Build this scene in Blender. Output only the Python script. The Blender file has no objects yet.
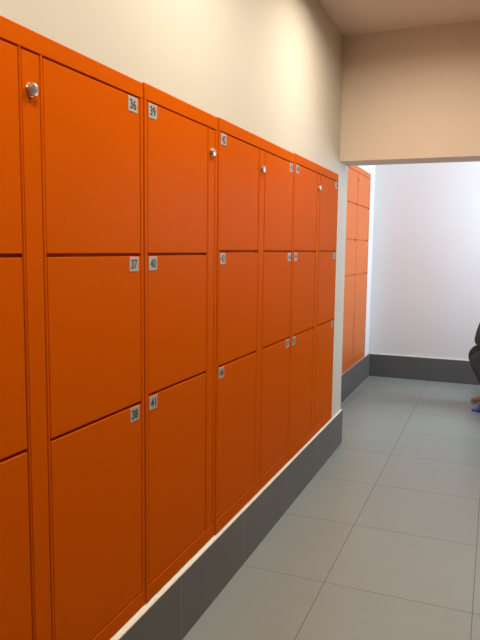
import bpy, bmesh, math, random
from mathutils import Vector, Matrix
random.seed(7)
S = bpy.context.scene
C = S.collection

# ------------------------------------------------------------------ materials
def lin(r, g, b):
    f = lambda c: (c/255/12.92) if c/255 <= .04045 else ((c/255+.055)/1.055)**2.4
    return (f(r), f(g), f(b), 1)

def mat(name, col, rough=.5, metal=0., spec=.5, var=.04, vscale=6., bump=0., bscale=200., coat=0.):
    m = bpy.data.materials.new(name); m.use_nodes = True
    nt = m.node_tree; N = nt.nodes; L = nt.links
    p = N['Principled BSDF']
    p.inputs['Roughness'].default_value = rough
    p.inputs['Metallic'].default_value = metal
    p.inputs['Specular IOR Level'].default_value = spec
    p.inputs['Coat Weight'].default_value = coat
    tc = N.new('ShaderNodeTexCoord')
    nz = N.new('ShaderNodeTexNoise'); nz.inputs['Scale'].default_value = vscale; nz.inputs['Detail'].default_value = 4
    L.new(tc.outputs['Object'], nz.inputs['Vector'])
    mx = N.new('ShaderNodeMix'); mx.data_type = 'RGBA'
    mx.inputs[6].default_value = tuple(c*(1-var) for c in col[:3])+(1,)
    mx.inputs[7].default_value = tuple(min(1, c*(1+var)) for c in col[:3])+(1,)
    L.new(nz.outputs['Fac'], mx.inputs[0]); L.new(mx.outputs[2], p.inputs['Base Color'])
    if bump:
        nb = N.new('ShaderNodeTexNoise'); nb.inputs['Scale'].default_value = bscale; nb.inputs['Detail'].default_value = 2
        L.new(tc.outputs['Object'], nb.inputs['Vector'])
        bp = N.new('ShaderNodeBump'); bp.inputs['Strength'].default_value = bump; bp.inputs['Distance'].default_value = .002
        L.new(nb.outputs['Fac'], bp.inputs['Height']); L.new(bp.outputs['Normal'], p.inputs['Normal'])
    return m

def emit(name, col, strength):
    m = bpy.data.materials.new(name); m.use_nodes = True
    p = m.node_tree.nodes['Principled BSDF']
    p.inputs['Base Color'].default_value = (.8, .8, .8, 1)
    p.inputs['Emission Color'].default_value = col; p.inputs['Emission Strength'].default_value = strength
    return m

ORANGE = mat('orange_powder_coat', (.63, .102, .0008, 1), .36, spec=.006, var=.03, vscale=3, bump=.03, bscale=500)
ORANGE_FAR = mat('orange_powder_coat_matt', (.66, .140, .015, 1), .45, spec=.25, var=.03, vscale=3)
DARK = mat('dark_gap', (.05, .008, .003, 1), .8)
CREAM = mat('cream_wall_paint', (.64, .585, .495, 1), .75, spec=.2, var=.02, vscale=2, bump=.12, bscale=60)
BEIGE = mat('light_tinted_header_paint', (.74, .60, .48, 1), .8, spec=.2, var=.02, vscale=2, bump=.12, bscale=60)  # same paint as the walls, with the header's warmer light put into the colour
CEIL = mat('ceiling_paint', (.82, .68, .57, 1), .85, spec=.15, var=.02, vscale=2)
LOW_BOUNCE = mat('low_bounce_wall_paint', (.36, .25, .17, 1), .8, spec=.2, var=.02)  # unseen corridor wall, colour darkened to cut bounce light on the lockers
WHITE = mat('white_wall_paint', (.80, .78, .77, 1), .7, spec=.25, var=.015, vscale=2, bump=.1, bscale=50)
CAULK = mat('white_caulk', (.86, .84, .80, 1), .6)
PLASTER = mat('rough_cream_plaster', (.92, .87, .74, 1), .9, var=.06, vscale=60, bump=.6, bscale=150)
CHROME = mat('brushed_chrome', (.62, .58, .52, 1), .28, metal=1, var=.03)
PLATE = mat('pale_metal_plate', (.46, .42, .37, 1), .55, spec=.2, metal=.15, var=.05, vscale=60)
BLACK = mat('black_digit_ink', (.012, .012, .012, 1), .5)
LAMPW = mat('white_lamp_rim', (.8, .8, .78, 1), .4)
ALU = mat('white_window_frame', (.75, .75, .76, 1), .4)
WOOD = mat('pale_bench_wood', (.45, .27, .13, 1), .5, var=.2, vscale=8)
STEEL = mat('grey_bench_steel', (.25, .25, .26, 1), .4, metal=.8)
SKIN = mat('brown_skin', (.30, .16, .095, 1), .5, var=.06, vscale=12)
CLOTH = mat('charcoal_cloth', (.050, .046, .046, 1), .9, var=.25, vscale=14, bump=.5, bscale=40)
CLOTH2 = mat('dark_grey_jacket', (.060, .056, .058, 1), .9, var=.2, vscale=14, bump=.5, bscale=40)
HAIR = mat('black_hair', (.012, .010, .009, 1), .6)
BLUE = mat('blue_rubber', (.01, .09, .55, 1), .45)
EYE = mat('eye_white', (.7, .7, .68, 1), .3)
OLIVE = mat('olive_sock', (.16, .14, .02, 1), .9)

def tile_mat(name, col, ox, oy, sx, sy, axes=(0, 1), joint=.0035, jcol=(.06, .055, .05, 1), rough=.4, var=.06, cloud=.10, spec=.5):
    """large ceramic tiles: joints at ox+k*sx, oy+k*sy along the two object axes"""
    m = bpy.data.materials.new(name); m.use_nodes = True
    nt = m.node_tree; N = nt.nodes; L = nt.links; p = N['Principled BSDF']
    p.inputs['Specular IOR Level'].default_value = spec
    tc = N.new('ShaderNodeTexCoord'); sp = N.new('ShaderNodeSeparateXYZ'); L.new(tc.outputs['Object'], sp.inputs[0])
    def M(op, a, b=None):
        n = N.new('ShaderNodeMath'); n.operation = op
        for i, q in enumerate((a, b)):
            if q is None: continue
            if isinstance(q, (int, float)): n.inputs[i].default_value = q
            else: L.new(q, n.inputs[i])
        return n.outputs[0]
    masks = []; ids = []
    for ax, o, s in ((axes[0], ox, sx), (axes[1], oy, sy)):
        u = M('DIVIDE', M('SUBTRACT', sp.outputs[ax], o), s)
        fr = M('SUBTRACT', u, M('FLOOR', u))
        d = M('MULTIPLY', M('MINIMUM', fr, M('SUBTRACT', 1., fr)), s)
        masks.append(M('LESS_THAN', d, joint/2)); ids.append(M('FLOOR', u))
    jm = M('MAXIMUM', masks[0], masks[1])
    cb = N.new('ShaderNodeCombineXYZ'); L.new(ids[0], cb.inputs[0]); L.new(ids[1], cb.inputs[1])
    wn = N.new('ShaderNodeTexWhiteNoise'); L.new(cb.outputs[0], wn.inputs['Vector'])
    nz = N.new('ShaderNodeTexNoise'); nz.inputs['Scale'].default_value = 2.2; nz.inputs['Detail'].default_value = 6; nz.inputs['Roughness'].default_value = .6
    mp = N.new('ShaderNodeMapping'); mp.inputs['Scale'].default_value = (1, 2.2, 1)
    L.new(tc.outputs['Object'], mp.inputs[0]); L.new(mp.outputs[0], nz.inputs['Vector'])
    val = M('ADD', M('MULTIPLY', M('SUBTRACT', wn.outputs['Value'], .5), var), M('MULTIPLY', M('SUBTRACT', nz.outputs['Fac'], .5), cloud*2))
    fac = M('ADD', 1., val)
    vm = N.new('ShaderNodeVectorMath'); vm.operation = 'SCALE'; vm.inputs[0].default_value = col[:3]; L.new(fac, vm.inputs['Scale'])
    mx = N.new('ShaderNodeMix'); mx.data_type = 'RGBA'; L.new(jm, mx.inputs[0]); L.new(vm.outputs[0], mx.inputs[6]); mx.inputs[7].default_value = jcol
    L.new(mx.outputs[2], p.inputs['Base Color'])
    r = M('ADD', M('MULTIPLY', jm, .4), M('ADD', rough-.06, M('MULTIPLY', nz.outputs['Fac'], .12))); L.new(r, p.inputs['Roughness'])
    bp = N.new('ShaderNodeBump'); bp.inputs['Distance'].default_value = .002; bp.inputs['Strength'].default_value = .5
    L.new(M('SUBTRACT', 1., jm), bp.inputs['Height']); L.new(bp.outputs['Normal'], p.inputs['Normal'])
    return m

FLOOR = tile_mat('grey_floor_tiles', (.275, .305, .285, 1), .416, 2.691, .632, .6575, jcol=(.14, .14, .125, 1), joint=.0036, rough=.36, cloud=.07)
SKIRT_L = tile_mat('dark_skirting_tiles', (.122, .112, .10, 1), 2.05, -1., .6575, 9., axes=(1, 2), joint=.003, jcol=(.30, .28, .25, 1), rough=.5, var=.06, cloud=.04)
SKIRT_B = tile_mat('dark_skirting_tiles_far', (.105, .103, .10, 1), .30, -1., .632, 9., axes=(0, 2), joint=.003, jcol=(.09, .09, .09, 1), rough=.5, var=.06, cloud=.04)

# ------------------------------------------------------------------ mesh helpers
def box(bm, a, b, bev=0., seg=2):
    a = Vector(a); b = Vector(b)
    r = bmesh.ops.create_cube(bm, size=1.)
    bmesh.ops.transform(bm, matrix=Matrix.Translation((a+b)/2) @ Matrix.Diagonal((*(b-a), 1)), verts=r['verts'])
    if bev:
        es = {e for v in r['verts'] for e in v.link_edges}
        bmesh.ops.bevel(bm, geom=list(es), offset=bev, segments=seg, affect='EDGES', profile=.5)

def lathe(bm, prof, M=Matrix(), n=28):
    """revolve (r, h) profile about local z"""
    rings = []
    for r, h in prof:
        if r < 1e-6: rings.append([bm.verts.new(M @ Vector((0, 0, h)))])
        else: rings.append([bm.verts.new(M @ Vector((r*math.cos(2*math.pi*i/n), r*math.sin(2*math.pi*i/n), h))) for i in range(n)])
    for A, B in zip(rings, rings[1:]):
        for i in range(n):
            j = (i+1) % n
            if len(A) == 1: bm.faces.new((A[0], B[i], B[j]))
            elif len(B) == 1: bm.faces.new((A[i], A[j], B[0]))
            else: bm.faces.new((A[i], A[j], B[j], B[i]))

def ball(bm, c, r, sc=(1, 1, 1), rot=None, u=20, v=14):
    q = bmesh.ops.create_uvsphere(bm, u_segments=u, v_segments=v, radius=r)
    M = Matrix.Translation(c) @ (rot.to_4x4() if rot else Matrix()) @ Matrix.Diagonal((*sc, 1))
    bmesh.ops.transform(bm, matrix=M, verts=q['verts'])

def obj(name, bm, m, parent=None, smooth=False, loc=None):
    bmesh.ops.recalc_face_normals(bm, faces=bm.faces)
    me = bpy.data.meshes.new(name); bm.to_mesh(me); bm.free()
    for q in (m if isinstance(m, (list, tuple)) else [m]): me.materials.append(q)
    if smooth:
        for p in me.polygons: p.use_smooth = True
    o = bpy.data.objects.new(name, me); C.objects.link(o)
    if parent: o.parent = parent
    if loc: o.location = loc
    return o

def tag(o, label, cat, group=None):
    o['label'] = label; o['category'] = cat
    if group: o['group'] = group
    return o

def thing(name, label, cat, loc, group=None):
    o = bpy.data.objects.new(name, None); C.objects.link(o); o.location = loc; o.empty_display_size = .1
    return tag(o, label, cat, group)

def struct(name, boxes, m):
    bm = bmesh.new()
    for a, b in boxes: box(bm, a, b)
    o = obj(name, bm, m); o['kind'] = 'structure'
    return o

# ------------------------------------------------------------------ the room
ZC = 2.971           # ceiling
Y0 = -1.8            # wall behind the photographer
YB = 7.587           # far wall
XR = 2.45            # right wall
YH0, YH1, ZH = 4.530, 4.800, 2.121    # header over the opening
XF = -.294           # left wall of the far room
NY0, NY1 = .744, 4.476  # niche for the lockers

struct('floor', [((XF-.3, Y0-.1, -.1), (XR+.15, YB+.1, 0))], FLOOR)
struct('ceiling', [((XF-.3, Y0-.1, ZC), (XR+.15, YB+.1, ZC+.1))], CEIL)
struct('wall_left', [((XF-.05, Y0, 2.050), (0, YH1, ZC)), ((XF-.05, Y0, 0), (0, YH1, .2620)),
                     ((XF-.05, Y0, .2620), (0, NY0, 2.050)), ((XF-.05, NY1, .2620), (0, YH1, 2.050)),
                     ((XF-.05, NY0, .2620), (XF+.005, NY1, 2.050)),
                     ((XF+.005, NY0, 2.0123), (0, 1.805, 2.050)), ((XF+.005, 1.805, 2.0157), (0, 2.384, 2.050)),
                     ((XF+.005, 2.384, 2.0192), (0, 3.4265, 2.050)), ((XF+.005, 3.4265, 2.0244), (0, NY1, 2.050))], CREAM)
struct('wall_header', [((0, YH0, ZH), (XR, YH1, ZC))], BEIGE)
FY0, FY1, FZ0, FZ1 = 6.030, 7.290, .277, 2.344   # far locker niche
XD = XF-.30
struct('wall_recess', [((XD, YH1, FZ1+.002), (XF, YB, ZC)), ((XD, YH1, 0), (XF, YB, FZ0-.002)),
                       ((XD, YH1, FZ0-.002), (XF, FY0-.002, FZ1+.002)), ((XD, FY1+.002, FZ0-.002), (XF, YB, FZ1+.002)),
                       ((XD-.02, YH1, 0), (XD, YB, ZC))], WHITE)
struct('wall_far', [((XD, YB, 0), (XR+.1, YB+.1, ZC))], WHITE)
# right wall with a daylight window in the far room
WY0, WY1, WZ0, WZ1 = 5.75, 7.35, 1.35, 2.65
struct('wall_corridor_right', [((XR, Y0, 0), (XR+.12, YH0, ZC))], LOW_BOUNCE)
struct('wall_right', [((XR, YH0, 0), (XR+.12, WY0, ZC)), ((XR, WY1, 0), (XR+.12, YB, ZC)),
                      ((XR, WY0, 0), (XR+.12, WY1, WZ0)), ((XR, WY0, WZ1), (XR+.12, WY1, ZC))], WHITE)
struct('wall_behind', [((XF-.05, Y0-.1, 0), (XR+.12, Y0, ZC))], CREAM)

# window
wf = bmesh.new()
for a, b in (((XR+.02, WY0, WZ0), (XR+.08, WY0+.05, WZ1)), ((XR+.02, WY1-.05, WZ0), (XR+.08, WY1, WZ1)),
             ((XR+.02, WY0+.05, WZ0), (XR+.08, WY1-.05, WZ0+.05)), ((XR+.02, WY0+.05, WZ1-.05), (XR+.08, WY1-.05, WZ1)),
             ((XR+.02, 6.525, WZ0+.05), (XR+.08, 6.575, WZ1-.05))): box(wf, a, b, .004)
win = obj('window_1', wf, ALU); win['kind'] = 'structure'
gm = bpy.data.materials.new('window_glass'); gm.use_nodes = True
nt = gm.node_tree; nt.nodes.clear()
go = nt.nodes.new('ShaderNodeOutputMaterial'); gt = nt.nodes.new('ShaderNodeBsdfTransparent'); gg = nt.nodes.new('ShaderNodeBsdfGlossy'); gg.inputs['Roughness'].default_value = .02
gx = nt.nodes.new('ShaderNodeMixShader'); gx.inputs[0].default_value = .06
nt.links.new(gt.outputs[0], gx.inputs[1]); nt.links.new(gg.outputs[0], gx.inputs[2]); nt.links.new(gx.outputs[0], go.inputs[0])
gb = bmesh.new()
box(gb, (XR+.047, WY0+.048, WZ0+.048), (XR+.053, 6.527, WZ1-.048)); box(gb, (XR+.047, 6.573, WZ0+.048), (XR+.053, WY1-.048, WZ1-.048))
obj('window_pane', gb, gm, win)

# skirtings: dark tiles, caulk on top
ZS = .2646
def skirting(name, a, b, m):
    bm = bmesh.new(); box(bm, a, b, .0015, 1); o = obj(name, bm, m); o['kind'] = 'structure'; return o
skirting('baseboard_left', (0, Y0, 0), (.018, YH1, ZS), SKIRT_L)
skirting('baseboard_recess', (XF, YH1, 0), (XF+.018, YB-.018, ZS), SKIRT_L)
skirting('baseboard_far', (XF, YB-.018, 0), (XR, YB, ZS), SKIRT_B)
skirting('baseboard_right', (XR-.018, Y0, 0), (XR, YB-.018, ZS), SKIRT_L)

def ragged(name, path, m, depth):
    """thin strip lying on a skirting, ragged upper edge; path = [(y, z_top)] along the left wall"""
    bm = bmesh.new(); prev = None
    y = path[0][0]; k = 0
    while y <= path[-1][0]:
        while path[k+1][0] < y: k += 1
        t = (y-path[k][0])/(path[k+1][0]-path[k][0]); z = path[k][1]*(1-t)+path[k+1][1]*t
        z += random.uniform(-.0016, .0012)
        e = random.uniform(-.0008, .0004)
        vs = [bm.verts.new((depth[0], y, ZS)), bm.verts.new((depth[1]+e, y, ZS)), bm.verts.new((depth[1]-.002+e, y, ZS+.002)),
              bm.verts.new((depth[1]*.45+e, y, ZS+(z-ZS)*.62)), bm.verts.new((depth[0], y, z))]
        if prev:
            for i in range(5): bm.faces.new((prev[i], prev[(i+1) % 5], vs[(i+1) % 5], vs[i]))
        else: bm.faces.new(vs)
        prev = vs; y += .012
    bm.faces.new(prev)
    o = obj(name, bm, m, smooth=True); o['kind'] = 'structure'; return o
ragged('trim_1', [(NY0, .281), (1.80, .280), (2.39, .280), (3.4, .2785), (4.47, .278), (4.49, .2662), (YH1, .2662)], PLASTER, (.0003, .0170))
bm = bmesh.new(); box(bm, (XF+.019, YB-.017, ZS+.0002), (XR-.019, YB-.0002, ZS+.012), .003); o = obj('trim_2', bm, CAULK); o['kind'] = 'structure'

# ------------------------------------------------------------------ lockers
XFACE = .007
def digits(txt, h, w):
    """raised digits as a bmesh-ready mesh, in the local YZ plane, centred"""
    cu = bpy.data.curves.new('digits', 'FONT'); cu.body = txt; cu.align_x = 'CENTER'; cu.align_y = 'CENTER'
    cu.size = 1.; cu.extrude = .01; cu.offset = .026; cu.resolution_u = 3
    ob = bpy.data.objects.new('digits', cu); C.objects.link(ob)
    dg = bpy.context.evaluated_depsgraph_get(); me = bpy.data.meshes.new_from_object(ob.evaluated_get(dg))
    bpy.data.objects.remove(ob); bpy.data.curves.remove(cu)
    xs = [v.co.x for v in me.vertices]; ys = [v.co.y for v in me.vertices]
    sx = w/(max(xs)-min(xs)); sy = h/(max(ys)-min(ys)); cx = (max(xs)+min(xs))/2; cy = (max(ys)+min(ys))/2
    for v in me.vertices:                    # text x -> +Y as read from the room side, text y -> Z
        v.co = Vector(((v.co.z+.01)*.03+.0002, (v.co.x-cx)*sx, (v.co.y-cy)*sy))
    return me

def number_plate(door, txt, y, z, w=.054, h=.046):
    bm = bmesh.new(); box(bm, (-.0002, -w/2, -h/2), (.0016, w/2, h/2), .0006, 1)
    if txt:
        me = digits(txt, h*.66, w*.66)
        for v in me.vertices: v.co.x += .0012
        old = set(bm.faces); bm.from_mesh(me); bpy.data.meshes.remove(me)
        for f in bm.faces: f.material_index = 0 if f in old else 1
    o = obj('number_plate', bm, [PLATE, BLACK], door, loc=(0, y, z))
    o['label'] = ('small metal plate with the black number '+txt) if txt else 'small pale blank-looking number plate'
    return o

def knob_mesh(s=1.):
    bm = bmesh.new(); M = Matrix.Rotation(math.pi/2, 4, 'Y') @ Matrix.Scale(s, 4)
    lathe(bm, [(0, -.001), (.0165, -.001), (.0165, .0025), (.0140, .0032), (.0140, .005), (.0150, .006), (.0155, .0075), (.0155, .0125), (.0145, .0140), (.0130, .0145), (0, .0145)], M)
    return bm

def door(root, y0, y1, z0, z1, m, x=XFACE, th=.018, bev=.0016, dx=0.):
    """a door leaf: slab with a rounded rim and a shallow pressed border; origin at its front face's lower left"""
    bm = bmesh.new()
    box(bm, (-th, 0, 0), (0, y1-y0, z1-z0), bev, 2)
    o = obj('door', bm, m, root, loc=(x-.0012+dx-root.location.x, y0-root.location.y, z0-root.location.z))
    return o

def carcass(root, y0, y1, z0, z1, rows, cols, m, xb, x=XFACE):
    """sides, top, bottom, back and front frame bars round openings; rows/cols are the leaf rectangles"""
    bm = bmesh.new()
    ry, rz = root.location.y, root.location.z
    def B(a, b, bev=.0008): box(bm, (a[0]-root.location.x, a[1]-ry, a[2]-rz), (b[0]-root.location.x, b[1]-ry, b[2]-rz), bev, 1)
    g = .0042
    B((xb, y0+.0022, z0), (x-.06, y0+.016, z1)); B((xb, y1-.016, z0), (x-.06, y1-.0022, z1))
    B((xb, y0+.016, z0), (x-.002, y1-.016, z0+.02)); B((xb, y0+.016, z1-.02), (x-.002, y1-.016, z1)); B((xb, y0+.016, z0+.02), (xb+.01, y1-.016, z1-.02))
    top = max(r[1] for r in rows)+g; bot = min(r[0] for r in rows)-g
    B((x-.02, y0+.0022, top), (x, y1-.0022, z1+.0005), .0015); B((x-.02, y0+.0022, z0-.0005), (x, y1-.0022, bot), .0015)
    edges = [y0+.0022]+[e for c in cols for e in (c[0]-g, c[1]+g)]+[y1-.0022]
    for a, b in zip(edges[0::2], edges[1::2]): B((x-.02, a, bot), (x, b, top), .0012)      # vertical ribs
    rr = sorted(rows)
    for (a0, a1), (b0, b1) in zip(rr, rr[1:]):                                            # shelf edges seen through the gaps
        for c in cols:
            if c[2]: B((xb+.01, c[0]-g, a1-.004), (x-.017, c[1]+g, b0+.004))
    o = obj('carcass', bm, m, root); return o

def locker_unit(label, y0, y1, z0, cols, m=ORANGE, x=XFACE, xb=-.283, z1=2.001, rows=None, group='orange locker units along the left wall', kz=1.864, dz=.002, s1=1.484, s2=1.007):
    """cols: list of (y0, y1, kind, numbers, side)  kind 'door' or 'strip'"""
    if group:                                                # main row: small set-offs of the unit fronts
        k = (1.0593-x)/1.0413; Z = lambda z: 1.5+(z-1.5)*k+dz*(z > .4)
        ky = k*1.0035; y0 *= ky; y1 *= ky; z0 = Z(z0); z1 = Z(z1)-dz; kz = Z(kz); cols = [(c[0]*ky, c[1]*ky)+tuple(c[2:]) for c in cols]
    else: Z = lambda z: z
    root = thing('locker_unit', label, 'lockers', (x, (y0+y1)/2, z0), group)
    rows = [(Z(a), Z(b)) for a, b in (rows or [(s1+.0045, 1.951), (s2+.0045, s1-.0045), (.354, s2-.0045)])]
    carcass(root, y0, y1, z0, z1, rows, [(c[0], c[1], c[2] == 'door') for c in cols], m, xb, x)
    for c in cols:
        if c[2] == 'door':
            for (a, b), n in zip(rows, c[3]):
                d = door(root, c[0], c[1], a, b, m, x, dx=random.uniform(-.0007, .0007))
                if n is None: continue
                w = .054; yy = (c[1]-c[0])-w/2-.014 if c[4] == 'right' else w/2+.003
                if group: number_plate(d, n, yy, (b-a)-.023-.002)
                else: number_plate(d, n, .026 if c[4] == 'left' else c[1]-c[0]-.03, b-a-.03, .036, .036)
        else:
            zl, zt = min(r[0] for r in rows), max(r[1] for r in rows)
            bm = bmesh.new(); box(bm, (-.018, 0, 0), (0, c[1]-c[0], zt-zl), .0014, 2)
            p = obj('lock_strip', bm, m, root, loc=(x-.0012-root.location.x, c[0]-root.location.y, zl-root.location.z))
            k = obj('lock_knob', knob_mesh(), CHROME, p, smooth=False, loc=(0, (c[1]-c[0])/2-.005, kz-zl))
            k['label'] = 'round chrome lock knob'
            for f in k.data.polygons: f.use_smooth = True
            k.data.set_sharp_from_angle(angle=math.radians(35))
    return root

N = lambda a: [str(a), str(a+1), str(a+2)]
locker_unit('nearest orange locker unit, cut off at left, with doors 36, 37 and 38', .733, 1.775, .2965, x=.003, s1=1.4745, s2=.9985, z1=2.004, cols=
            [(.765, 1.214, 'door', [None]*3, 'left'), (1.2275, 1.2885, 'strip'), (1.304, 1.754, 'door', N(36), 'right')])
locker_unit('narrow single-column orange locker unit numbered 39, 40 and 41', 1.7800, 2.348, .297, x=.006, dz=.005, s1=1.4720, z1=2.009, cols=
           
            [(1.803, 2.253, 'door', N(39), 'left'), (2.2655, 2.322, 'strip')])
locker_unit('orange two-column locker unit whose left column is numbered 42, 43 and 44', 2.3555, 3.385, .289, x=.009, dz=.009, s1=1.478, s2=1.002, z1=2.013, cols=
            [(2.376, 2.822, 'door', N(42), 'left'), (2.836, 2.902, 'strip'), (2.917, 3.360, 'door', N(45), 'right')])
locker_unit('orange two-column locker unit at the far end of the row, beside the opening', 3.385, 4.417, .287, x=.009, dz=.014, s1=1.474, s2=.997, z1=2.018, cols=
            [(3.408, 3.858, 'door', N(48), 'left'), (3.872, 3.932, 'strip'), (3.946, 4.394, 'door', N(51), 'right')])

# the far unit: four tiers
locker_unit('four-tier orange locker unit in the far room, left of the white wall', FY0, FY1, FZ0,
            [(6.058, 6.585, 'door', ['']*4, 'left'), (6.6, 6.640, 'strip'), (6.655, 7.262, 'door', ['']*4, 'right')],
            m=ORANGE_FAR, x=XF+.008, xb=XD+.01, z1=FZ1, group=None, kz=2.215,
            rows=[(1.968, 2.285), (1.608, 1.955), (1.252, 1.595), (.335, 1.239)])

# ------------------------------------------------------------------ ceiling lamps
def panel(label, x, y, power, col, a=.30):
    root = thing('ceiling_lamp', label, 'ceiling light', (x, y, ZC), 'square ceiling lamps of the corridor')
    bm = bmesh.new(); h = a/2+.02
    for p, q in (((-h, -h), (h, -a/2)), ((-h, a/2), (h, h)), ((-h, -a/2), (-a/2, a/2)), ((a/2, -a/2), (h, a/2))): box(bm, (*p, -.018), (*q, -.0005), .002)
    obj('frame', bm, LAMPW, root)
    bm = bmesh.new(); box(bm, (-a/2, -a/2, -.010), (a/2, a/2, -.0005)); obj('diffuser', bm, emit('lamp_glow', col, 8.), root)
    l = bpy.data.lights.new('lamp_light', 'AREA'); l.shape = 'SQUARE'; l.size = a*.95; l.energy = power; l.color = col[:3]
    o = bpy.data.objects.new('lamp_light', l); C.objects.link(o); o.parent = root; o.location = (0, 0, -.014); l.spread = math.radians(165)
    return root
WARM = (1., .905, .75, 1)
panel('square white ceiling lamp nearest the opening to the far room', .66, 3.40, 15.5, WARM)
panel('square white ceiling lamp over the middle of the locker row', .66, 2.02, 13.5, WARM)
panel('square white ceiling lamp over the nearest locker unit', .66, .64, 15, WARM)

# ------------------------------------------------------------------ daylight through the far window
W = bpy.data.worlds.new('sky'); S.world = W; W.use_nodes = True
W.node_tree.nodes['Background'].inputs[0].default_value = (.62, .78, 1., 1); W.node_tree.nodes['Background'].inputs[1].default_value = 1.5
l = bpy.data.lights.new('daylight', 'AREA'); l.shape = 'RECTANGLE'; l.size = 1.5; l.size_y = 1.8; l.energy = 120; l.color = (.68, .84, 1.)
o = bpy.data.objects.new('daylight', l); C.objects.link(o); o.location = (XR+.40, 6.5, 2.0); o.rotation_euler = (0, math.radians(95), 0)

# ------------------------------------------------------------------ bench and seated person (only a sliver shows)
b = thing('bench', 'pale wooden slatted bench under the seated person in the far room', 'bench', (1.44, 6.55, 0))
for i in range(3):
    bm = bmesh.new(); box(bm, (-.175+i*.12, -.6, .41), (-.175+i*.12+.11, .6, .44), .005); obj('seat_slat', bm, WOOD, b)
for sy in (-.48, .48):
    for sx in (-.14, .14):
        bm = bmesh.new(); box(bm, (sx-.02, sy-.02, 0), (sx+.02, sy+.02, .385), .003); obj('leg', bm, STEEL, b)
    bm = bmesh.new(); box(bm, (-.17, sy-.02, .385), (.17, sy+.02, .41), .003); obj('crossbar', bm, STEEL, b)

def skin(name, chains, m, parent, origin, levels=2, smooth=True):
    """grow one surface over joint chains; chain = list of (key|None, co, radius)"""
    me = bpy.data.meshes.new(name); vs, es, rs, roots, key = [], [], [], [], {}
    for ch in chains:
        prev = None
        for k, (nm, co, r) in enumerate(ch):
            if nm in key and nm is not None: i = key[nm]
            else:
                i = len(vs); vs.append(Vector(co)-Vector(origin)); rs.append(r)
                if nm is not None: key[nm] = i
                if k == 0: roots.append(i)
            if prev is not None: es.append((prev, i))
            prev = i
    me.from_pydata(vs, es, []); ob = bpy.data.objects.new(name, me); C.objects.link(ob)
    md = ob.modifiers.new('s', 'SKIN'); md.use_smooth_shade = True
    sv = me.skin_vertices[0].data
    for i, r in enumerate(rs):
        sv[i].radius = r if isinstance(r, tuple) else (r, r); sv[i].use_root = i in roots
    sd = ob.modifiers.new('d', 'SUBSURF'); sd.levels = levels; sd.render_levels = levels
    dg = bpy.context.evaluated_depsgraph_get(); nm = bpy.data.meshes.new_from_object(ob.evaluated_get(dg))
    bpy.data.objects.remove(ob); bm = bmesh.new(); bm.from_mesh(nm); bpy.data.meshes.remove(nm)
    return bm

SHX = .037      # whole figure shift towards the lockers
PO = Vector((1.38, 6.46, .44)); HX = .035
person = thing('person', 'person in dark trousers seated facing the lockers, cut off by the right edge', 'person', PO-Vector((SHX, 0, 0)))
kF, kN = (.950, 6.60, .520), (.975, 6.34, .505)      # knees: far, near
aF, aN = (1.120, 6.64, .085), (1.170, 6.29, .095)
hF, hN = (1.36, 6.555, .535), (1.36, 6.365, .535)
sh = lambda s: (1.125, 6.46+s*.185, .985)
el = lambda s: (.995, 6.46+s*.16, .650)
wr = lambda s: (1.115, 6.46+s*.045, .650)
torso = [('pel', (1.37, 6.46, .57), (.095, .085)), ('w', (1.31, 6.46, .70), (.10, .09)), ('ch', (1.20, 6.46, .88), (.125, .10)), ('nb', (1.135, 6.46, 1.01), .080),
         ('n2', (1.125, 6.46, 1.065), .060), ('hd', (1.088+HX, 6.46, 1.125), .082), ('h2', (1.088+HX, 6.46, 1.195), .095), ('h3', (1.098+HX, 6.46, 1.255), .08)]
ch = [torso, [('hd', 0, 0), (None, (1.032+HX, 6.46, 1.108), .052)], [('h2', 0, 0), (None, (.992+HX, 6.46, 1.172), .024), (None, (.978+HX, 6.46, 1.152), .015)]]
for s, kn, an, hp in ((1, kF, aF, hF), (-1, kN, aN, hN)):
    a = Vector(an); toe = -.205
    ch.append([('pel', 0, 0), ('hip%d' % s, hp, .070), (None, tuple((Vector(hp)+Vector(kn))/2), .064), ('kn%d' % s, kn, .052), (None, tuple(Vector(kn)*.6+a*.4), .050), ('an%d' % s, an, .036),
               (None, (a.x-.07, a.y, .055), .036), (None, (a.x-.135, a.y, .032), (.040, .026)), (None, (a.x+toe+.02, a.y, .022), (.034, .018))])
    ch.append([('an%d' % s, 0, 0), (None, (a.x+.04, a.y, .045), .035)])
    ch.append([('ch', 0, 0), ('sh%d' % s, sh(s), .058), (None, tuple((Vector(sh(s))+Vector(el(s)))/2), .048), ('el%d' % s, el(s), .040), ('wr%d' % s, wr(s), .027),
               ('pm%d' % s, (1.10, 6.46+s*.03, .625), (.034, .018))])
    w = Vector((1.095, 6.46+s*.03, .622)); d = Vector((-.35, -s*.35, -.85)).normalized(); side = Vector((-.75, s*.1, .45)).normalized()
    for f, (off, ln, r) in enumerate(((.027, .070, .0088), (.009, .080, .0092), (-.009, .074, .0088), (-.026, .058, .0078))):
        p0 = w+side*off; p1 = p0+d*.045; p2 = p1+d*ln*.5+Vector((.004, -s*.006, 0)); p3 = p2+(d+Vector((.5, -s*.4, .1))).normalized()*ln*.45
        ch.append([(None, tuple(p0), r), (None, tuple(p1), r), (None, tuple(p2), r*.92), (None, tuple(p3), r*.8)])
    t0 = w+side*.028-d*.012; t1 = t0+side*.022+d*.018; t2 = t1+d*.030+side*.006
    ch.append([(None, tuple(t0), .011), (None, tuple(t1), .0105), (None, tuple(t2), .008)])
bm = skin('body', ch, SKIN, person, PO)
from mathutils.bvhtree import BVHTree
SK = Vector((1.102+HX, 6.46, 1.218)); ball(bm, SK-PO, .1, (1.02, .80, 1.12), u=36, v=28)
bm.normal_update(); tree = BVHTree.FromBMesh(bm)
def on_face(y, z):                                                         # point of the face seen from the front
    h = tree.ray_cast(Vector((.5, 6.46+y, z))-PO, Vector((1, 0, 0)))[0]; return h
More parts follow.
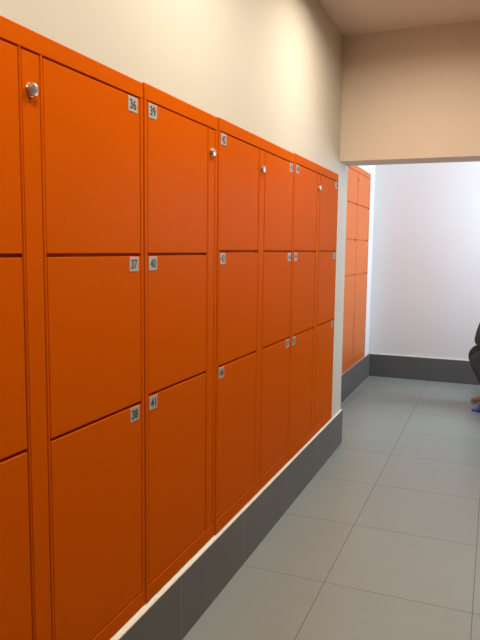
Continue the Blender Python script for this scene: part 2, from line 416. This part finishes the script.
def on_side(s, x, z):
    h = tree.ray_cast(Vector((x, 6.46+s*.4, z))-PO, Vector((0, -s, 0)))[0]; return h
eyes = [on_face(s*.034, 1.205) for s in (1, -1)]; lip = on_face(0, 1.112)
for s in (1, -1):
    ball(bm, on_side(s, 1.10+HX, 1.185), .03, (.7, .35, 1.))
ball(bm, lip, .02, (.35, 1.2, .35))
obj('body', bm, SKIN, person, smooth=True)
for p in eyes:
    bm = bmesh.new(); ball(bm, p+Vector((.007, 0, 0)), .0125); e = obj('eye', bm, EYE, person, smooth=True)
    bm = bmesh.new(); ball(bm, p+Vector((-.0025, 0, 0)), .0055); obj('iris', bm, HAIR, e, smooth=True)
bm = bmesh.new(); ball(bm, SK-PO, .1, (1.07, .85, 1.17), u=40, v=32)
def scalp(p):
    x, z = p.x+PO.x-SK.x, p.z+PO.z-SK.z
    return z > (.062 if x < -.03 else max(.062-(x+.03)*2.2, -.07))
bmesh.ops.delete(bm, geom=[f for f in bm.faces if not scalp(f.calc_center_median())], context='FACES')
hr = obj('hair', bm, HAIR, person, smooth=True)
sm = hr.modifiers.new('t', 'SOLIDIFY'); sm.thickness = .008; sm.offset = -1

tc = [[('pel', (1.385, 6.46, .575), (.155, .13)), ('up', (1.34, 6.46, .68), (.14, .115))]]
for s, kn, an, hp in ((1, kF, aF, hF), (-1, kN, aN, hN)):
    A = Vector(an); K = Vector(kn)
    tc.append([('pel', 0, 0), (None, hp, .098), (None, tuple((Vector(hp)+K)/2+Vector((0, 0, .005))), .090), (None, tuple(K+Vector((.03, 0, .012))), .080), (None, tuple(K+Vector((-.004, 0, -.035))), .074),
               (None, tuple(K*.72+A*.28), .076), (None, tuple(K*.45+A*.55), .068), (None, tuple(K*.2+A*.8+Vector((0, 0, .01))), .058)])
tb = skin('trousers', tc, CLOTH, person, PO)
for h in (hF, hN): ball(tb, Vector(h)-PO+Vector((.01, 0, .012)), .105, (1.15, 1., 1.0), u=28, v=20)
ball(tb, Vector((1.375, 6.46, .575))-PO, .13, (1.02, 1.25, .98), u=28, v=20)
obj('trousers', tb, CLOTH, person, smooth=True)
jc = [[('hem', (1.375, 6.46, .585), (.172, .148)), ('w', (1.335, 6.46, .67), (.165, .138)), (None, (1.26, 6.46, .80), (.16, .125)), ('ch', (1.195, 6.46, .90), (.165, .120)), (None, (1.135, 6.46, 1.025), (.10, .085))]]
for s in (1, -1):
    jc.append([('ch', 0, 0), (None, sh(s), .080), (None, tuple((Vector(sh(s))+Vector(el(s)))/2), .072), (None, el(s), .064), (None, tuple(Vector(el(s))*.45+Vector(wr(s))*.55), .055), (None, tuple(Vector(el(s))*.08+Vector(wr(s))*.92), .043)])
obj('jacket', skin('jacket', jc, CLOTH2, person, PO), CLOTH2, person, smooth=True)
# olive sock showing under the near trouser leg, blue slipper on the near foot
bm = skin('sock', [[(None, (aN[0]-.012, aN[1], .17), .044), (None, (aN[0], aN[1], .11), .043), (None, (aN[0]-.01, aN[1], .075), .042)]], OLIVE, person, PO)
obj('sock', bm, OLIVE, person, smooth=True)
sx0 = .960
bm = bmesh.new()
out = []
for i in range(32):
    t = 2*math.pi*i/32; c, s_ = math.cos(t), math.sin(t)
    out.append((c*.140, s_*(.050-.006*c*-1)))
lo = [bm.verts.new((x+sx0+.14-PO.x, y+aN[1]-PO.y, .001-PO.z)) for x, y in out]; hi = [bm.verts.new((x*.98+sx0+.14-PO.x, y*.98+aN[1]-PO.y, .020-PO.z)) for x, y in out]
bm.faces.new(lo[::-1]); bm.faces.new(hi)
for i in range(32): bm.faces.new((lo[i], lo[(i+1) % 32], hi[(i+1) % 32], hi[i]))
sl = obj('slipper', bm, BLUE, person); sl['label'] = 'blue slipper on the near foot'
bm = bmesh.new(); R = []                                                    # the strap across the instep
for i in range(13):
    t = math.pi*i/12; y = math.cos(t)*.050; z = .018+math.sin(t)*.058
    R.append([bm.verts.new((sx0+q-PO.x, aN[1]+y*k-PO.y, .018+(z-.018)*h-PO.z)) for q, k, h in ((.055, .9, .72), (.09, 1., .93), (.13, 1.02, 1.08))])
for A, B in zip(R, R[1:]):
    for j in range(2): bm.faces.new((A[j], A[j+1], B[j+1], B[j]))
st = obj('strap', bm, BLUE, sl, smooth=True); q = st.modifiers.new('t', 'SOLIDIFY'); q.thickness = .005

# ------------------------------------------------------------------ camera
F, CX, YAW, PITCH, ROLL = 636.57, 1.0593, .3789, .1119, .0126
fwd = Vector((-math.sin(YAW)*math.cos(PITCH), math.cos(YAW)*math.cos(PITCH), -math.sin(PITCH)))
rt = Vector((math.cos(YAW), math.sin(YAW), 0)); up = rt.cross(fwd)
r2 = math.cos(ROLL)*rt+math.sin(ROLL)*up; u2 = -math.sin(ROLL)*rt+math.cos(ROLL)*up
cam = bpy.data.cameras.new('camera'); co = bpy.data.objects.new('camera', cam); C.objects.link(co)
co.matrix_world = Matrix(((r2.x, u2.x, -fwd.x, CX), (r2.y, u2.y, -fwd.y, 0), (r2.z, u2.z, -fwd.z, 1.5), (0, 0, 0, 1)))
cam.sensor_fit = 'VERTICAL'; cam.sensor_height = 24.; cam.lens = F/640*24.; cam.clip_start = .05
S.camera = co
S.view_settings.view_transform = 'Standard'; S.view_settings.look = 'None'; S.view_settings.gamma = 1
S.view_settings.use_curve_mapping = False; S.view_settings.exposure = .40
